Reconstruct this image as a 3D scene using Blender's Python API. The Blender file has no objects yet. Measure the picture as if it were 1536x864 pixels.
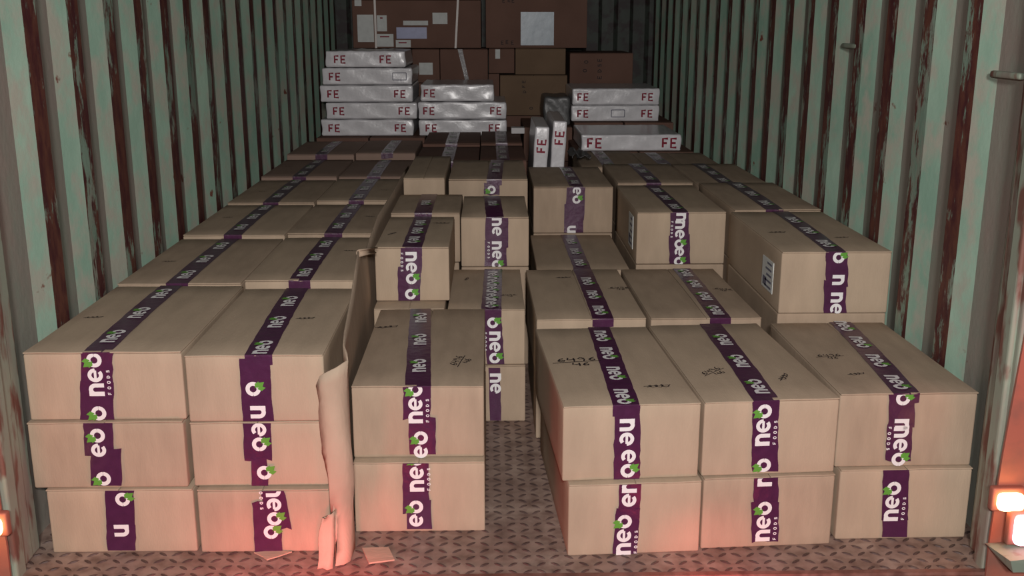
import bpy, bmesh, math, random
from mathutils import Vector, Matrix
from math import sin, cos, pi, radians, atan, hypot
random.seed(7)
S = bpy.context.scene
COL = S.collection

# ------------------------------------------------------------------ camera
FPX = 1560.0; PITCH = atan((432 - 35) / FPX); YAW = radians(1.2)
CAM = Vector((-0.043, 0.0, 1.29))
FW = Vector((sin(YAW) * cos(PITCH), cos(YAW) * cos(PITCH), -sin(PITCH)))
RT = Vector((cos(YAW), -sin(YAW), 0)); UP = RT.cross(FW)
cd = bpy.data.cameras.new('camera'); cam = bpy.data.objects.new('camera', cd); COL.objects.link(cam)
cd.sensor_width = 36; cd.lens = FPX / 1536 * 36; cd.clip_start = 0.05; cd.clip_end = 60
m = Matrix((RT, UP, -FW)).transposed().to_4x4(); m.translation = CAM
cam.matrix_world = m
S.camera = cam

# ------------------------------------------------------------------ world, lights, exposure
w = bpy.data.worlds.new('night'); S.world = w; w.use_nodes = True
w.node_tree.nodes['Background'].inputs[0].default_value = (0.9, 0.9, 1.0, 1)
w.node_tree.nodes['Background'].inputs[1].default_value = 0.02
S.view_settings.view_transform = 'Standard'; S.view_settings.look = 'None'
S.view_settings.exposure = 0.0; S.view_settings.gamma = 1.0; S.view_settings.use_curve_mapping = False

def light(name, kind, loc, power, color, size, rot=None, size_y=None):
    d = bpy.data.lights.new(name, kind); d.energy = power; d.color = color
    if kind == 'AREA':
        d.size = size
        if size_y: d.shape = 'RECTANGLE'; d.size_y = size_y
    else: d.shadow_soft_size = size
    o = bpy.data.objects.new(name, d); COL.objects.link(o); o.location = loc
    if rot: o.rotation_euler = rot
    return o
light('phone_flash', 'POINT', (-0.03, -0.02, 1.42), 112, (1.0, 0.96, 0.93), 0.03)
light('fill_light', 'AREA', (0.05, -1.1, 1.90), 98, (1.0, 0.96, 0.93), 0.30, (radians(86), 0, 0))  # added fill behind the camera, flattens the flash falloff towards the back
# added unseen red lights by the sill, for tail-lamp glow and red lens haze
RED = (1.0, 0.07, 0.09)
for lx, lp in ((-.74, .55), (-.50, 1.5), (-.27, .65), (.38, .4), (.66, .4)):
    light('red_haze_fill', 'POINT', (lx, 2.13, 0.06), lp, RED, 0.03)
for lx, lp in ((-.62, 1.6), (-.40, 3.0), (.50, 1.8)):
    so = light('red_floor_fill', 'SPOT', (lx, 2.07, 0.095), lp, RED, 0.02, ((Vector((0, .20, -.095))).to_track_quat('-Z', 'Y').to_euler()))
    so.data.spot_size = radians(75); so.data.spot_blend = 1.0  # added beams that redden the floor strip inside the sill
light('tail_light_outer', 'POINT', (1.24, 1.95, 0.55), 1.3, RED, 0.05)
light('tail_light_far', 'POINT', (-1.25, 1.95, 0.45), 1.3, RED, 0.05)

# ------------------------------------------------------------------ materials
def mat(name, color, rough=0.8, metal=0.0, noise=0.0, nscale=20, bump=0.0, bscale=200, emit=None, spec=0.15, stretch=None, coat=0):
    M = bpy.data.materials.new(name); M.use_nodes = True; nt = M.node_tree; b = nt.nodes['Principled BSDF']
    b.inputs['Base Color'].default_value = (*color, 1); b.inputs['Roughness'].default_value = rough
    b.inputs['Metallic'].default_value = metal; b.inputs['Specular IOR Level'].default_value = spec
    if coat: b.inputs['Coat Weight'].default_value = coat; b.inputs['Coat Roughness'].default_value = 0.15
    tc = nt.nodes.new('ShaderNodeTexCoord'); src = tc.outputs['Object']
    if stretch:
        mp = nt.nodes.new('ShaderNodeMapping'); mp.inputs['Scale'].default_value = stretch
        nt.links.new(src, mp.inputs[0]); src = mp.outputs[0]
    if noise:
        n = nt.nodes.new('ShaderNodeTexNoise'); n.inputs['Scale'].default_value = nscale; n.inputs['Detail'].default_value = 6
        nt.links.new(src, n.inputs['Vector'])
        r = nt.nodes.new('ShaderNodeMapRange'); r.inputs['From Min'].default_value = 0.25; r.inputs['From Max'].default_value = 0.75
        r.inputs['To Min'].default_value = 1 - noise; r.inputs['To Max'].default_value = 1 + noise
        nt.links.new(n.outputs['Fac'], r.inputs[0])
        mx = nt.nodes.new('ShaderNodeVectorMath'); mx.operation = 'SCALE'; mx.inputs[0].default_value = color
        nt.links.new(r.outputs[0], mx.inputs['Scale']); nt.links.new(mx.outputs[0], b.inputs['Base Color'])
    if bump:
        n2 = nt.nodes.new('ShaderNodeTexNoise'); n2.inputs['Scale'].default_value = bscale; n2.inputs['Detail'].default_value = 3
        nt.links.new(src, n2.inputs['Vector'])
        bp = nt.nodes.new('ShaderNodeBump'); bp.inputs['Strength'].default_value = bump; bp.inputs['Distance'].default_value = 0.004
        nt.links.new(n2.outputs['Fac'], bp.inputs['Height']); nt.links.new(bp.outputs[0], b.inputs['Normal'])
    if emit:
        b.inputs['Emission Color'].default_value = (*emit[0], 1); b.inputs['Emission Strength'].default_value = emit[1]
    return M

KRAFT = mat('kraft_card', (0.45, 0.345, 0.25), 0.85, noise=0.10, nscale=5, bump=0.18, bscale=60, stretch=(4, 1, 1))
KRAFT2 = mat('kraft_card_dull', (0.41, 0.31, 0.225), 0.85, noise=0.12, nscale=6, bump=0.18, bscale=60, stretch=(4, 1, 1))
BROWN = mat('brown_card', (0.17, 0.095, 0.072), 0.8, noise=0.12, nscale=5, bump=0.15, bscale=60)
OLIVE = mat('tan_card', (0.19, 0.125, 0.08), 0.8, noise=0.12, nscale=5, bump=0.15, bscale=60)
SHADED = mat('shaded_reddish_card', (0.31, 0.215, 0.17), 0.85, noise=0.10, nscale=5, bump=0.18, bscale=60)  # kraft of the far left rows, redder, with their shade put into the colour
SHEET = mat('torn_card', (0.46, 0.35, 0.26), 0.9, noise=0.10, nscale=9, bump=0.3, bscale=40, stretch=(1, 4, 1))
TAPE = mat('purple_tape', (0.070, 0.016, 0.055), 0.33, noise=0.15, nscale=40, bump=0.35, bscale=45, spec=0.5)
WHITE = mat('white_print', (0.80, 0.78, 0.78), 0.45)
LEAF = mat('green_print', (0.12, 0.33, 0.05), 0.45)
INK = mat('marker_ink', (0.035, 0.028, 0.03), 0.6)
PAPER = mat('label_paper', (0.62, 0.64, 0.62), 0.6, noise=0.08, nscale=30)
PAPERB = mat('blue_paper', (0.40, 0.42, 0.60), 0.3, noise=0.08, nscale=30)
POUCH = mat('clear_pouch', (0.33, 0.40, 0.46), 0.35, noise=0.1, nscale=30, bump=0.4, bscale=12, spec=0.5)
GREY = mat('grey_print', (0.15, 0.15, 0.2), 0.6)
WRAP = mat('wrapped_white_card', (0.70, 0.69, 0.71), 0.3, noise=0.10, nscale=22, bump=0.5, bscale=30, spec=0.5, coat=0.15)
REDP = mat('red_print', (0.24, 0.015, 0.035), 0.4)
FILM = mat('grey_film', (0.09, 0.09, 0.09), 0.4, noise=0.2, nscale=15, bump=0.9, bscale=18, spec=0.6)
STRAP = mat('white_strap', (0.75, 0.70, 0.66), 0.4)
BTAPE = mat('dark_tape', (0.04, 0.025, 0.025), 0.4, bump=0.5, bscale=40, spec=0.8)
FOAM = mat('white_foam', (0.7, 0.68, 0.68), 0.8)
AMBER = mat('amber_lens', (1.0, 0.6, 0.2), 0.3, emit=((1.0, 0.62, 0.25), 9))
REDLENS = mat('red_lens', (1.0, 0.2, 0.3), 0.3, emit=((1.0, 0.45, 0.55), 6))
BLACK = mat('black_rubber', (0.03, 0.03, 0.03), 0.7)

def paint_mat():
    """mint container paint: crests rubbed to maroon primer and rust, troughs dirty"""
    M = bpy.data.materials.new('container_paint'); M.use_nodes = True; nt = M.node_tree; N = nt.nodes; L = nt.links
    b = N['Principled BSDF']; b.inputs['Roughness'].default_value = 0.6; b.inputs['Specular IOR Level'].default_value = 0.3
    tc = N.new('ShaderNodeTexCoord'); at = N.new('ShaderNodeAttribute'); at.attribute_name = 'crest'
    def noise(scale, st, det=8, rough=0.6):
        mp = N.new('ShaderNodeMapping'); mp.inputs['Scale'].default_value = st; L.new(tc.outputs['Object'], mp.inputs[0])
        n = N.new('ShaderNodeTexNoise'); n.inputs['Scale'].default_value = scale; n.inputs['Detail'].default_value = det
        n.inputs['Roughness'].default_value = rough; L.new(mp.outputs[0], n.inputs['Vector']); return n.outputs['Fac']
    def rng(src, a, b2, c=0, d=1):
        r = N.new('ShaderNodeMapRange'); L.new(src, r.inputs[0])
        for k, v in zip((1, 2, 3, 4), (a, b2, c, d)): r.inputs[k].default_value = v
        return r.outputs[0]
    def mth(op, a, b2):
        q = N.new('ShaderNodeMath'); q.operation = op
        for k, v in ((0, a), (1, b2)):
            if isinstance(v, (int, float)): q.inputs[k].default_value = v
            else: L.new(v, q.inputs[k])
        q.use_clamp = False; return q.outputs[0]
    def mix(f, a, b2):
        x = N.new('ShaderNodeMix'); x.data_type = 'RGBA'; L.new(f, x.inputs[0])
        for k, v in ((6, a), (7, b2)):
            if isinstance(v, tuple): x.inputs[k].default_value = (*v, 1)
            else: L.new(v, x.inputs[k])
        return x.outputs[2]
    sep = N.new('ShaderNodeSeparateColor'); L.new(at.outputs['Color'], sep.inputs[0])
    crest, trough = sep.outputs[0], sep.outputs[1]
    green = mix(rng(noise(5, (1, 1, 0.35)), 0.35, 0.65), (0.19, 0.305, 0.235), (0.285, 0.40, 0.315))
    worn = mix(rng(noise(16, (1, 1, 0.5)), 0.45, 0.62), green, (0.31, 0.31, 0.255))
    dirt = mix(mth('MULTIPLY', trough, rng(noise(7, (1, 1, 0.2)), 0.2, 0.6, 0.35, 0.9)), worn, (0.30, 0.25, 0.22))
    rustc = mix(rng(noise(30, (1, 1, 0.4)), 0.4, 0.6), (0.085, 0.024, 0.026), (0.15, 0.055, 0.038))
    rm = rng(mth('ADD', mth('MULTIPLY', crest, 0.36), noise(9, (1, 1, 0.30), 10, 0.75)), 0.80, 0.84)
    c = mix(rm, dirt, rustc)
    # scattered rust spots
    c = mix(rng(noise(13, (1, 1, 0.8), 4, 0.5), 0.70, 0.73), c, (0.14, 0.045, 0.03))
    L.new(c, b.inputs['Base Color'])
    bp = N.new('ShaderNodeBump'); bp.inputs['Strength'].default_value = 0.35; bp.inputs['Distance'].default_value = 0.004
    L.new(noise(45, (1, 1, 0.6)), bp.inputs['Height']); L.new(bp.outputs[0], b.inputs['Normal'])
    return M
PAINT = paint_mat()

def blend_mat(name, c1, c2, c3, s1, s2, st=(1, 1, 1), rough=0.6, lo=0.45, hi=0.58, metal=0.0):
    M = bpy.data.materials.new(name); M.use_nodes = True; nt = M.node_tree; N = nt.nodes; L = nt.links
    b = N['Principled BSDF']; b.inputs['Roughness'].default_value = rough; b.inputs['Metallic'].default_value = metal
    tc = N.new('ShaderNodeTexCoord'); mp = N.new('ShaderNodeMapping'); mp.inputs['Scale'].default_value = st
    L.new(tc.outputs['Object'], mp.inputs[0]); prev = None
    col = None
    for (s, a, bb) in ((s1, c1, c2), (s2, None, c3)):
        n = N.new('ShaderNodeTexNoise'); n.inputs['Scale'].default_value = s; n.inputs['Detail'].default_value = 9
        L.new(mp.outputs[0], n.inputs['Vector'])
        r = N.new('ShaderNodeMapRange'); L.new(n.outputs['Fac'], r.inputs[0]); r.inputs[1].default_value = lo; r.inputs[2].default_value = hi
        x = N.new('ShaderNodeMix'); x.data_type = 'RGBA'; L.new(r.outputs[0], x.inputs[0])
        if a: x.inputs[6].default_value = (*a, 1)
        else: L.new(col, x.inputs[6])
        x.inputs[7].default_value = (*bb, 1); col = x.outputs[2]
    L.new(col, b.inputs['Base Color'])
    bp = N.new('ShaderNodeBump'); bp.inputs['Strength'].default_value = 0.4; bp.inputs['Distance'].default_value = 0.003
    L.new(n.outputs['Fac'], bp.inputs['Height']); L.new(bp.outputs[0], b.inputs['Normal'])
    return M
FLOORM = blend_mat('rusty_plate', (0.28, 0.19, 0.155), (0.38, 0.28, 0.23), (0.16, 0.10, 0.08), 6, 22, rough=0.5, lo=0.4, hi=0.7)
BARM = blend_mat('dark_bars', (0.075, 0.048, 0.042), (0.12, 0.08, 0.07), (0.05, 0.03, 0.027), 6, 22, rough=0.4, lo=0.4, hi=0.7)  # raised floor bars in a darker brown than the plate
POSTM = blend_mat('worn_post_paint', (0.27, 0.32, 0.25), (0.26, 0.24, 0.20), (0.17, 0.08, 0.06), 11, 21, st=(1, 1, 0.3), lo=0.52, hi=0.62)
REDM = blend_mat('red_outside', (0.34, 0.115, 0.08), (0.36, 0.09, 0.055), (0.22, 0.10, 0.075), 5, 12, lo=0.5, hi=0.7)
SILLM = blend_mat('rusty_sill', (0.20, 0.075, 0.055), (0.28, 0.16, 0.13), (0.12, 0.05, 0.04), 8, 25, lo=0.4, hi=0.65)
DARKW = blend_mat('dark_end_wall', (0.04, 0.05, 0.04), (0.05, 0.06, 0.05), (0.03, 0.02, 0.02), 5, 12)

# ------------------------------------------------------------------ mesh helpers
class MB:
    def __init__(s): s.v = []; s.f = []; s.mi = []
    def add(s, vs, fs, mi=0):
        o = len(s.v); s.v += [tuple(p) for p in vs]; s.f += [tuple(i + o for i in q) for q in fs]; s.mi += [mi] * len(fs)
    def box(s, a, b, mi=0):
        (x0, y0, z0), (x1, y1, z1) = a, b
        s.add([(x0, y0, z0), (x1, y0, z0), (x1, y1, z0), (x0, y1, z0), (x0, y0, z1), (x1, y0, z1), (x1, y1, z1), (x0, y1, z1)],
              [(0, 3, 2, 1), (4, 5, 6, 7), (0, 1, 5, 4), (1, 2, 6, 5), (2, 3, 7, 6), (3, 0, 4, 7)], mi)
    def rbox(s, a, b, r=0.006, n=5, disp=None, mi=0):
        """rounded box with gridded faces; disp(p, normal) -> offset for dents and bulges"""
        a = Vector(a); b = Vector(b); c = (a + b) / 2; h = (b - a) / 2
        r = min(r, min(h) * 0.9)
        key = {}; V = []; F = []
        def ticks(hh):
            t = [-hh, -hh + r * 0.35, -hh + r]
            for k in range(1, n): t.append(-hh + r + (2 * hh - 2 * r) * k / n)
            return t + [hh - r, hh - r * 0.35, hh]
        T = [ticks(h[k]) for k in range(3)]
        def vert(p):
            k = tuple(round(q, 6) for q in p)
            if k in key: return key[k]
            inn = Vector([max(-h[i] + r, min(h[i] - r, p[i])) for i in range(3)])
            d = Vector(p) - inn
            nn = d.normalized() if d.length > 0 else Vector((0, 0, 1))
            q = inn + nn * r + c
            if disp: q = q + disp(Vector(p), nn, h)
            key[k] = len(V); V.append(q); return key[k]
        for ax in range(3):
            u, v2 = (ax + 1) % 3, (ax + 2) % 3
            for sg in (-1, 1):
                for i in range(len(T[u]) - 1):
                    for j in range(len(T[v2]) - 1):
                        q = []
                        for (ii, jj) in ((i, j), (i + 1, j), (i + 1, j + 1), (i, j + 1)):
                            p = [0, 0, 0]; p[ax] = sg * h[ax]; p[u] = T[u][ii]; p[v2] = T[v2][jj]; q.append(vert(p))
                        if sg < 0: q = q[::-1]
                        F.append(tuple(q))
        s.add(V, F, mi)
    def build(s, name, mats, parent=None, smooth=False, loc=None):
        me = bpy.data.meshes.new(name); me.from_pydata(s.v, [], s.f)
        if not isinstance(mats, (list, tuple)): mats = [mats]
        for mm in mats: me.materials.append(mm)
        me.polygons.foreach_set('material_index', s.mi)
        if smooth: me.polygons.foreach_set('use_smooth', [True] * len(me.polygons))
        me.update(); o = bpy.data.objects.new(name, me); COL.objects.link(o)
        if parent: o.parent = parent
        if loc: o.location = loc
        return o

def tag(o, label=None, cat=None, group=None, kind=None):
    if label: o['label'] = label
    if cat: o['category'] = cat
    if group: o['group'] = group
    if kind: o['kind'] = kind
    return o
def empty(name, loc, rz=0):
    o = bpy.data.objects.new(name, None); COL.objects.link(o); o.location = loc; o.rotation_euler = (0, 0, rz)
    o.empty_display_size = 0.05; return o

def ribbon(pts, wd, closed=False):
    """flat stroke in 2D: list of points, width -> (verts2d, faces)"""
    n = len(pts); vs = []; fs = []
    for i, p in enumerate(pts):
        a = pts[(i - 1) % n] if (closed or i > 0) else p
        b = pts[(i + 1) % n] if (closed or i < n - 1) else p
        dx, dy = b[0] - a[0], b[1] - a[1]; l = hypot(dx, dy) or 1
        nx, ny = -dy / l * wd / 2, dx / l * wd / 2
        vs += [(p[0] + nx, p[1] + ny), (p[0] - nx, p[1] - ny)]
    for i in range(n if closed else n - 1):
        j = (i + 1) % n; fs.append((2 * i, 2 * i + 1, 2 * j + 1, 2 * j))
    return vs, fs
def arc(cx, cy, rx, ry, a0, a1, n=14): return [(cx + rx * cos(radians(a0 + (a1 - a0) * i / n)), cy + ry * sin(radians(a0 + (a1 - a0) * i / n))) for i in range(n + 1)]

# letters of the tape print: unit = x-height
def glyph(ch):
    if ch == 'n': return [([(0.15, 0), (0.15, 1)], .30, 0), (arc(.44, .58, .29, .29, 180, 0, 10) + [(.73, 0)], .28, 0)], .96
    if ch == 'e': return [(arc(.47, .5, .35, .37, 0, 312, 20), .25, 0), ([(.16, .5), (.80, .5)], .17, 0)], 1.0
    if ch == 'o': return [(arc(.5, .48, .36, .36, 0, 345, 20) + [(.86, .48)], .27, 0), 'leaf'], 1.05
    return [], .5
TINY = {'F': [[(0, 0), (0, 1), (.6, 1)], [(0, .5), (.5, .5)]], 'O': [arc(.35, .5, .35, .5, 0, 360, 8)],
        'D': [[(0, 0), (0, 1), (.4, .9), (.65, .5), (.4, .1), (0, 0)]], 'S': [[(.6, .9), (.1, .9), (.1, .55), (.6, .45), (.6, .1), (0, .1)]],
        'E': [[(.65, 1), (0, 1), (0, 0), (.65, 0)], [(0, .5), (.55, .5)]]}
def place(mb, vs, fs, P, d, t, nrm, sc, h, mi=0):
    V = [P + d * (x * sc) + t * (y * sc) + nrm * h for x, y in vs]
    if d.cross(t).dot(nrm) < 0: fs = [q[::-1] for q in fs]
    mb.add(V, fs, mi)
def word(mb, txt, C, d, t, nrm, xh=0.037, small=True, clip=None):
    o0 = len(mb.v)
    """print word centred at C, reading along d, letter tops towards t"""
    W = sum(glyph(c)[1] for c in txt)
    x = -W / 2; k = 0
    for c in txt:
        gl, adv = glyph(c)
        for s in gl:
            k += 1
            if s == 'leaf':
                for (ax, ay, bx, by, ww) in ((.42, .72, .02, 1.22, .2), (.5, .74, .42, 1.30, .18), (.45, .62, -.02, .86, .16)):
                    mx, my = (ax + bx) / 2, (ay + by) / 2; l = hypot(bx - ax, by - ay); px_, py_ = -(by - ay) / l * ww, (bx - ax) / l * ww
                    place(mb, [(x + ax, ay - .5), (x + mx + px_, my + py_ - .5), (x + bx, by - .5), (x + mx - px_, my - py_ - .5)], [(0, 3, 2, 1)], C, d, t, nrm, xh, .0003 + k * .00003, 1)
                    k += 1
            else:
                vs, fs = ribbon([(x + a, b - .5) for a, b in s[0]], s[1])
                place(mb, vs, [q[::-1] for q in fs], C, d, t, nrm, xh, .0003 + k * .00003, 0)
        x += adv
    if small and txt == 'neo':
        x = -W / 2 + .1
        for c in 'FOODS':
            for st in TINY[c]:
                vs, fs = ribbon([(x + a * .22, b * .2 - .93) for a, b in st], .055)
                place(mb, vs, [q[::-1] for q in fs], C, d, t, nrm, xh, .0003, 0)
            x += .38
    if clip:
        for i in range(o0, len(mb.v)):
            p = mb.v[i]; mb.v[i] = (p[0], p[1], max(clip[0], min(clip[1], p[2])))
DIG = {'6': [(.7, .95), (.3, .7), (.08, .3), (.25, .03), (.6, .08), (.68, .35), (.4, .48), (.12, .3)],
       '4': [(.2, 1), (.05, .5), (.35, .42), (.75, .5), (.7, .9), (.62, 0)],
       '9': [(.65, .75), (.4, .98), (.12, .78), (.3, .55), (.65, .7), (.66, .4), (.5, -.05)]}
def scrawl(mb, C, d, t, nrm, size):
    """the 6496 over 46 marker note"""
    def s(txt, x0, y0, sc):
        x = x0
        for c in txt:
            pts = [(x + (a + random.uniform(-.05, .05)) * sc, y0 + (b + random.uniform(-.05, .05)) * sc) for a, b in DIG[c]]
            vs, fs = ribbon(pts, .14); place(mb, vs, [q[::-1] for q in fs], C, d, t, nrm, size, .0006); x += sc * .95
    s('6496', -1.9, .15, 1.0); s('46', -.7, -1.15, .9)
    vs, fs = ribbon([(-2.4, -.12), (-.5, -.02), (2.1, .02)], .12); place(mb, vs, [q[::-1] for q in fs], C, d, t, nrm, size, .0007)
def squiggle(mb, C, d, t, nrm, size, seed=0):
    R = random.Random(seed)
    pts = [(-1.3, R.uniform(-.3, .3))]
    for i in range(26):
        a = i * .75 + R.uniform(-.2, .2); pts.append((-1.0 + i * .085 + .28 * cos(a), .42 * sin(a) * R.uniform(.7, 1.2)))
    pts.append((1.6, .3))
    vs, fs = ribbon(pts, .13); place(mb, vs, [q[::-1] for q in fs], C, d, t, nrm, size, .0006)
    vs, fs = ribbon([(-1.6, .05), (1.5, .12)], .11); place(mb, vs, [q[::-1] for q in fs], C, d, t, nrm, size, .0007)

X, Y, Z = Vector((1, 0, 0)), Vector((0, 1, 0)), Vector((0, 0, 1))
def ray(u, v): return FW * FPX + RT * (u - 768) - UP * (v - 432)

# ------------------------------------------------------------------ carton builder
class Carton:
    """x0..x1 front edge, y0 front, rz yaw about the front-left corner"""
    def __init__(s, x0, x1, y0, y1, z0, z1, label, group=None, rz=0, name='carton', mat_=None, cat='carton', flaps=True, bulge=0.003, top_bulge=0.004, seed=None):
        s.w = x1 - x0; s.l = y1 - y0; s.h = z1 - z0; s.rz = radians(rz)
        R = Matrix.Rotation(s.rz, 3, 'Z')
        base = Vector((x0, y0, z0)) + R @ Vector((s.w / 2, s.l / 2, 0))
        s.o = empty(name, base, s.rz); tag(s.o, label, cat, group)
        s.M = Matrix.Translation(base) @ Matrix.Rotation(s.rz, 4, 'Z'); s.Mi = s.M.inverted()
        rnd = random.Random(seed if seed is not None else hash((round(x0, 3), round(y0, 3), round(z0, 3))) % 9999)
        ph = [rnd.uniform(0, 6) for _ in range(6)]
        hh = s.h - (0.004 if flaps else 0)
        def disp(p, nn, h):
            out = Vector((0, 0, 0))
            fx, fy, fz = p.x / h.x, p.y / h.y, p.z / h.z
            e = lambda a, b: max(0, (1 - a * a)) * max(0, (1 - b * b))
            wob = 0.0011 * (sin(fx * 4 + ph[0]) * sin(fz * 3 + ph[1]) + sin(fy * 5 + ph[2]))
            if abs(nn.y) > .9: out += nn * ((bulge * .6 * ph[3] / 6 - bulge * .5 + wob) * e(fx, fz))
            if abs(nn.x) > .9: out += nn * ((-bulge + wob) * e(fy, fz))
            if nn.z > .9: out += nn * (top_bulge * e(fx, fy) * .6)
            return out
        m_ = mat_ or KRAFT; s.m_ = m_
        b = MB(); b.rbox((-s.w / 2, -s.l / 2, 0), (s.w / 2, s.l / 2, hh), 0.005, 6, disp); s.body = b.build('body', m_, s.o, True)
        s.ztop = s.h + .0005
        s.tb = top_bulge
        if flaps:
            g = .002
            for sg in (-1, 1):
                f = MB(); lift = rnd.uniform(0, .0025)
                def dd(p, nn, h, sg=sg, lift=lift):
                    fx = (p.x + (h.x if sg > 0 else -h.x)) * sg / (2 * h.x); fy = p.y / h.y     # 0 at centre seam, 1 at the outer edge
                    z = top_bulge * .8 * max(0, 1 - fy * fy) * max(0, 1 - fx * fx) + lift * max(0, -fy) ** 6
                    return Vector((0, .0016 * sin(p.x * 40 + ph[4]) if abs(fy) > .95 else 0, z))
                xa, xb = (g / 2, s.w / 2 - .001) if sg > 0 else (-s.w / 2 + .001, -g / 2)
                f.rbox((xa, -s.l / 2 - .003, hh - .0005), (xb, s.l / 2 + .001, hh + .0035), .0018, 6, dd)
                f.build('top_flap', m_, s.o, True)
        s.tape = None; s.rnd = rnd
    def front(s, u, v):
        d = (s.Mi.to_3x3() @ ray(u, v)); o = s.Mi @ CAM; k = (-s.l / 2 - o.y) / d.y; p = o + d * k; return p.x, p.z
    def top(s, u, v):
        d = (s.Mi.to_3x3() @ ray(u, v)); o = s.Mi @ CAM; k = (s.h - o.z) / d.z; p = o + d * k; return p.x, p.y
    def topz(s, x, y):
        fx = abs(x) / (s.w / 2); fy = y / (s.l / 2)
        return s.h + .0012 + s.tb * .8 * max(0, 1 - fy * fy) * max(0, 1 - fx * fx)
    def taping(s, pieces=(), words=(), top=None, topwords=None, tw=0.066):
        """pieces: (u0,u1,v0,v1[,skew px]) on the front face; words: (text, u, v, dir); top: ((u,v),(u,v)) centre line; topwords: (dir, offset, pitch)"""
        tb = MB(); prs = []; rnd = s.rnd
        yf = -s.l / 2 - .0045; k = 0
        if top:
            (xa, ya), (xb, yb) = s.top(*top[0]), s.top(*top[1]); sl = (xb - xa) / (yb - ya)
            cx = lambda y: xa + (y - ya) * sl
            vs = []; fs = []; n = 18
            for i in range(n + 1):
                y = -s.l / 2 - .004 + (s.l + .006) * i / n; j1, j2 = rnd.uniform(-.0012, .0012), rnd.uniform(-.0012, .0012)
                for q, j in ((-.5, j1), (0, 0), (.5, j2)):
                    xx = cx(y) + tw * q + j; vs.append((xx, y, s.topz(xx, y) + (.0006 if 0 < i < n else 0)))
            for i in range(n):
                for q in (0, 1): a = 3 * i + q; fs.append((a, a + 1, a + 4, a + 3))
            # fold over the front edge
            o = len(vs); x0 = cx(-s.l / 2)
            vs += [(x0 - tw / 2, yf, s.h - .003), (x0, yf, s.h - .003), (x0 + tw / 2, yf, s.h - .003), (x0 - tw / 2, yf, s.h - .028 + rnd.uniform(-.006, .004)), (x0, yf - .0002, s.h - .03), (x0 + tw / 2, yf, s.h - .026 + rnd.uniform(-.006, .004))]
            fs += [(o, o + 1, 1, 0), (o + 1, o + 2, 2, 1), (o + 3, o + 4, o + 1, o), (o + 4, o + 5, o + 2, o + 1)]
            tb.add(vs, fs)
            if topwords:
                dr, off, pitch = topwords; y = -s.l / 2 + off
                while y < s.l / 2 - .05:
                    xx = cx(y); D = Vector((sl, 1, 0)).normalized(); T = Vector((-1, sl, 0)).normalized()
                    if dr < 0: D, T = -D, -T
                    pr = MB(); word(pr, 'neo', Vector((xx, y, s.topz(xx, y) + .0018)) - T * .002, D, T, Z, xh=.036, small=False); prs.append(pr)
                    y += pitch
        for ip, pc in enumerate(pieces):
            u0, u1, v0, v1 = pc[:4]; sk = pc[4] if len(pc) > 4 else 0
            if ip == 0 and top: v0 = min(v0, top[0][1] - 2)
            yy = yf - .0005 - k * .0011; k += 1
            vs = []; n = max(3, int((v1 - v0) / 9)); nx = 5
            for i in range(n + 1):
                v = v0 + (v1 - v0) * i / n
                for q in range(nx + 1):
                    u = u0 + (u1 - u0) * q / nx + sk * i / n
                    jx, jz = 0, 0
                    if i in (0, n): jz = rnd.uniform(-.004, .004)
                    if q in (0, nx): jx = rnd.uniform(-.0016, .0016)
                    x_, z_ = s.front(u, v); z_ = max(.003, min(s.h - .001, z_))
                    vs.append((x_ + jx, yy, max(.001, z_ + (jz if .012 < z_ < s.h - .012 else 0))))
            fs = [(i * (nx + 1) + q, (i + 1) * (nx + 1) + q, (i + 1) * (nx + 1) + q + 1, i * (nx + 1) + q + 1) for i in range(n) for q in range(nx)]
            tb.add(vs, fs)
        for iw, wd in enumerate(words):
            txt, u, v, dr = wd[:4]; lay = max(0, k - 1)
            x_, z_ = s.front(u, v); D = Z * dr; T = X * -dr; pr = MB()
            word(pr, txt, Vector((x_, yf - .0006 - lay * .0011, z_)) - T * -.003, D, T, -Y, xh=.037, clip=(.001, s.h - .0015))
            prs.append(pr)
        if tb.v: s.tape = tb.build('packing_tape', TAPE, s.o)
        for pr in prs: pr.build('logo_print', [WHITE, LEAF], s.tape or s.o)
        return s
    def note(s, kind, u, v, ang=0, size=.02, seed=0):
        x_, y_ = s.top(u, v) if abs(u) > 2 else (u, v); a = radians(ang); D = Vector((cos(a), sin(a), 0)); T = Vector((-sin(a), cos(a), 0))
        P = Vector((x_, y_, s.topz(x_, y_) + .001)); b = MB()
        if kind == 'n': scrawl(b, P, D, T, Z, size)
        else: squiggle(b, P, D, T, Z, size, seed)
        b.build('marker_writing', INK, s.o); return s
    def side_label(s, yc, zc, wy, hz):
        b = MB(); x = -s.w / 2 - .0012
        b.box((x, yc - wy / 2, zc - hz / 2), (x + .003, yc + wy / 2, zc + hz / 2)); lb = b.build('side_label', PAPER, s.o)
        lb['label'] = 'white printed label'
        c = MB(); R = random.Random(3)
        for i in range(5):
            z = zc + hz * (.38 - .19 * i); c.box((x - .0006, yc - wy * .38, z - hz * .035), (x + .0004, yc - wy * .38 + wy * R.uniform(.3, .75), z + hz * .03))
        c.box((x - .0006, yc + wy * .05, zc - hz * .4), (x + .0004, yc + wy * .38, zc - hz * .12))
        c.build('label_print', GREY, lb); return s

G_L = 'cartons of the tall left block'; G_R = 'cartons of the right block'; G_M = 'cartons of the middle column'
KR = lambda i: KRAFT if i % 2 else KRAFT2

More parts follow.
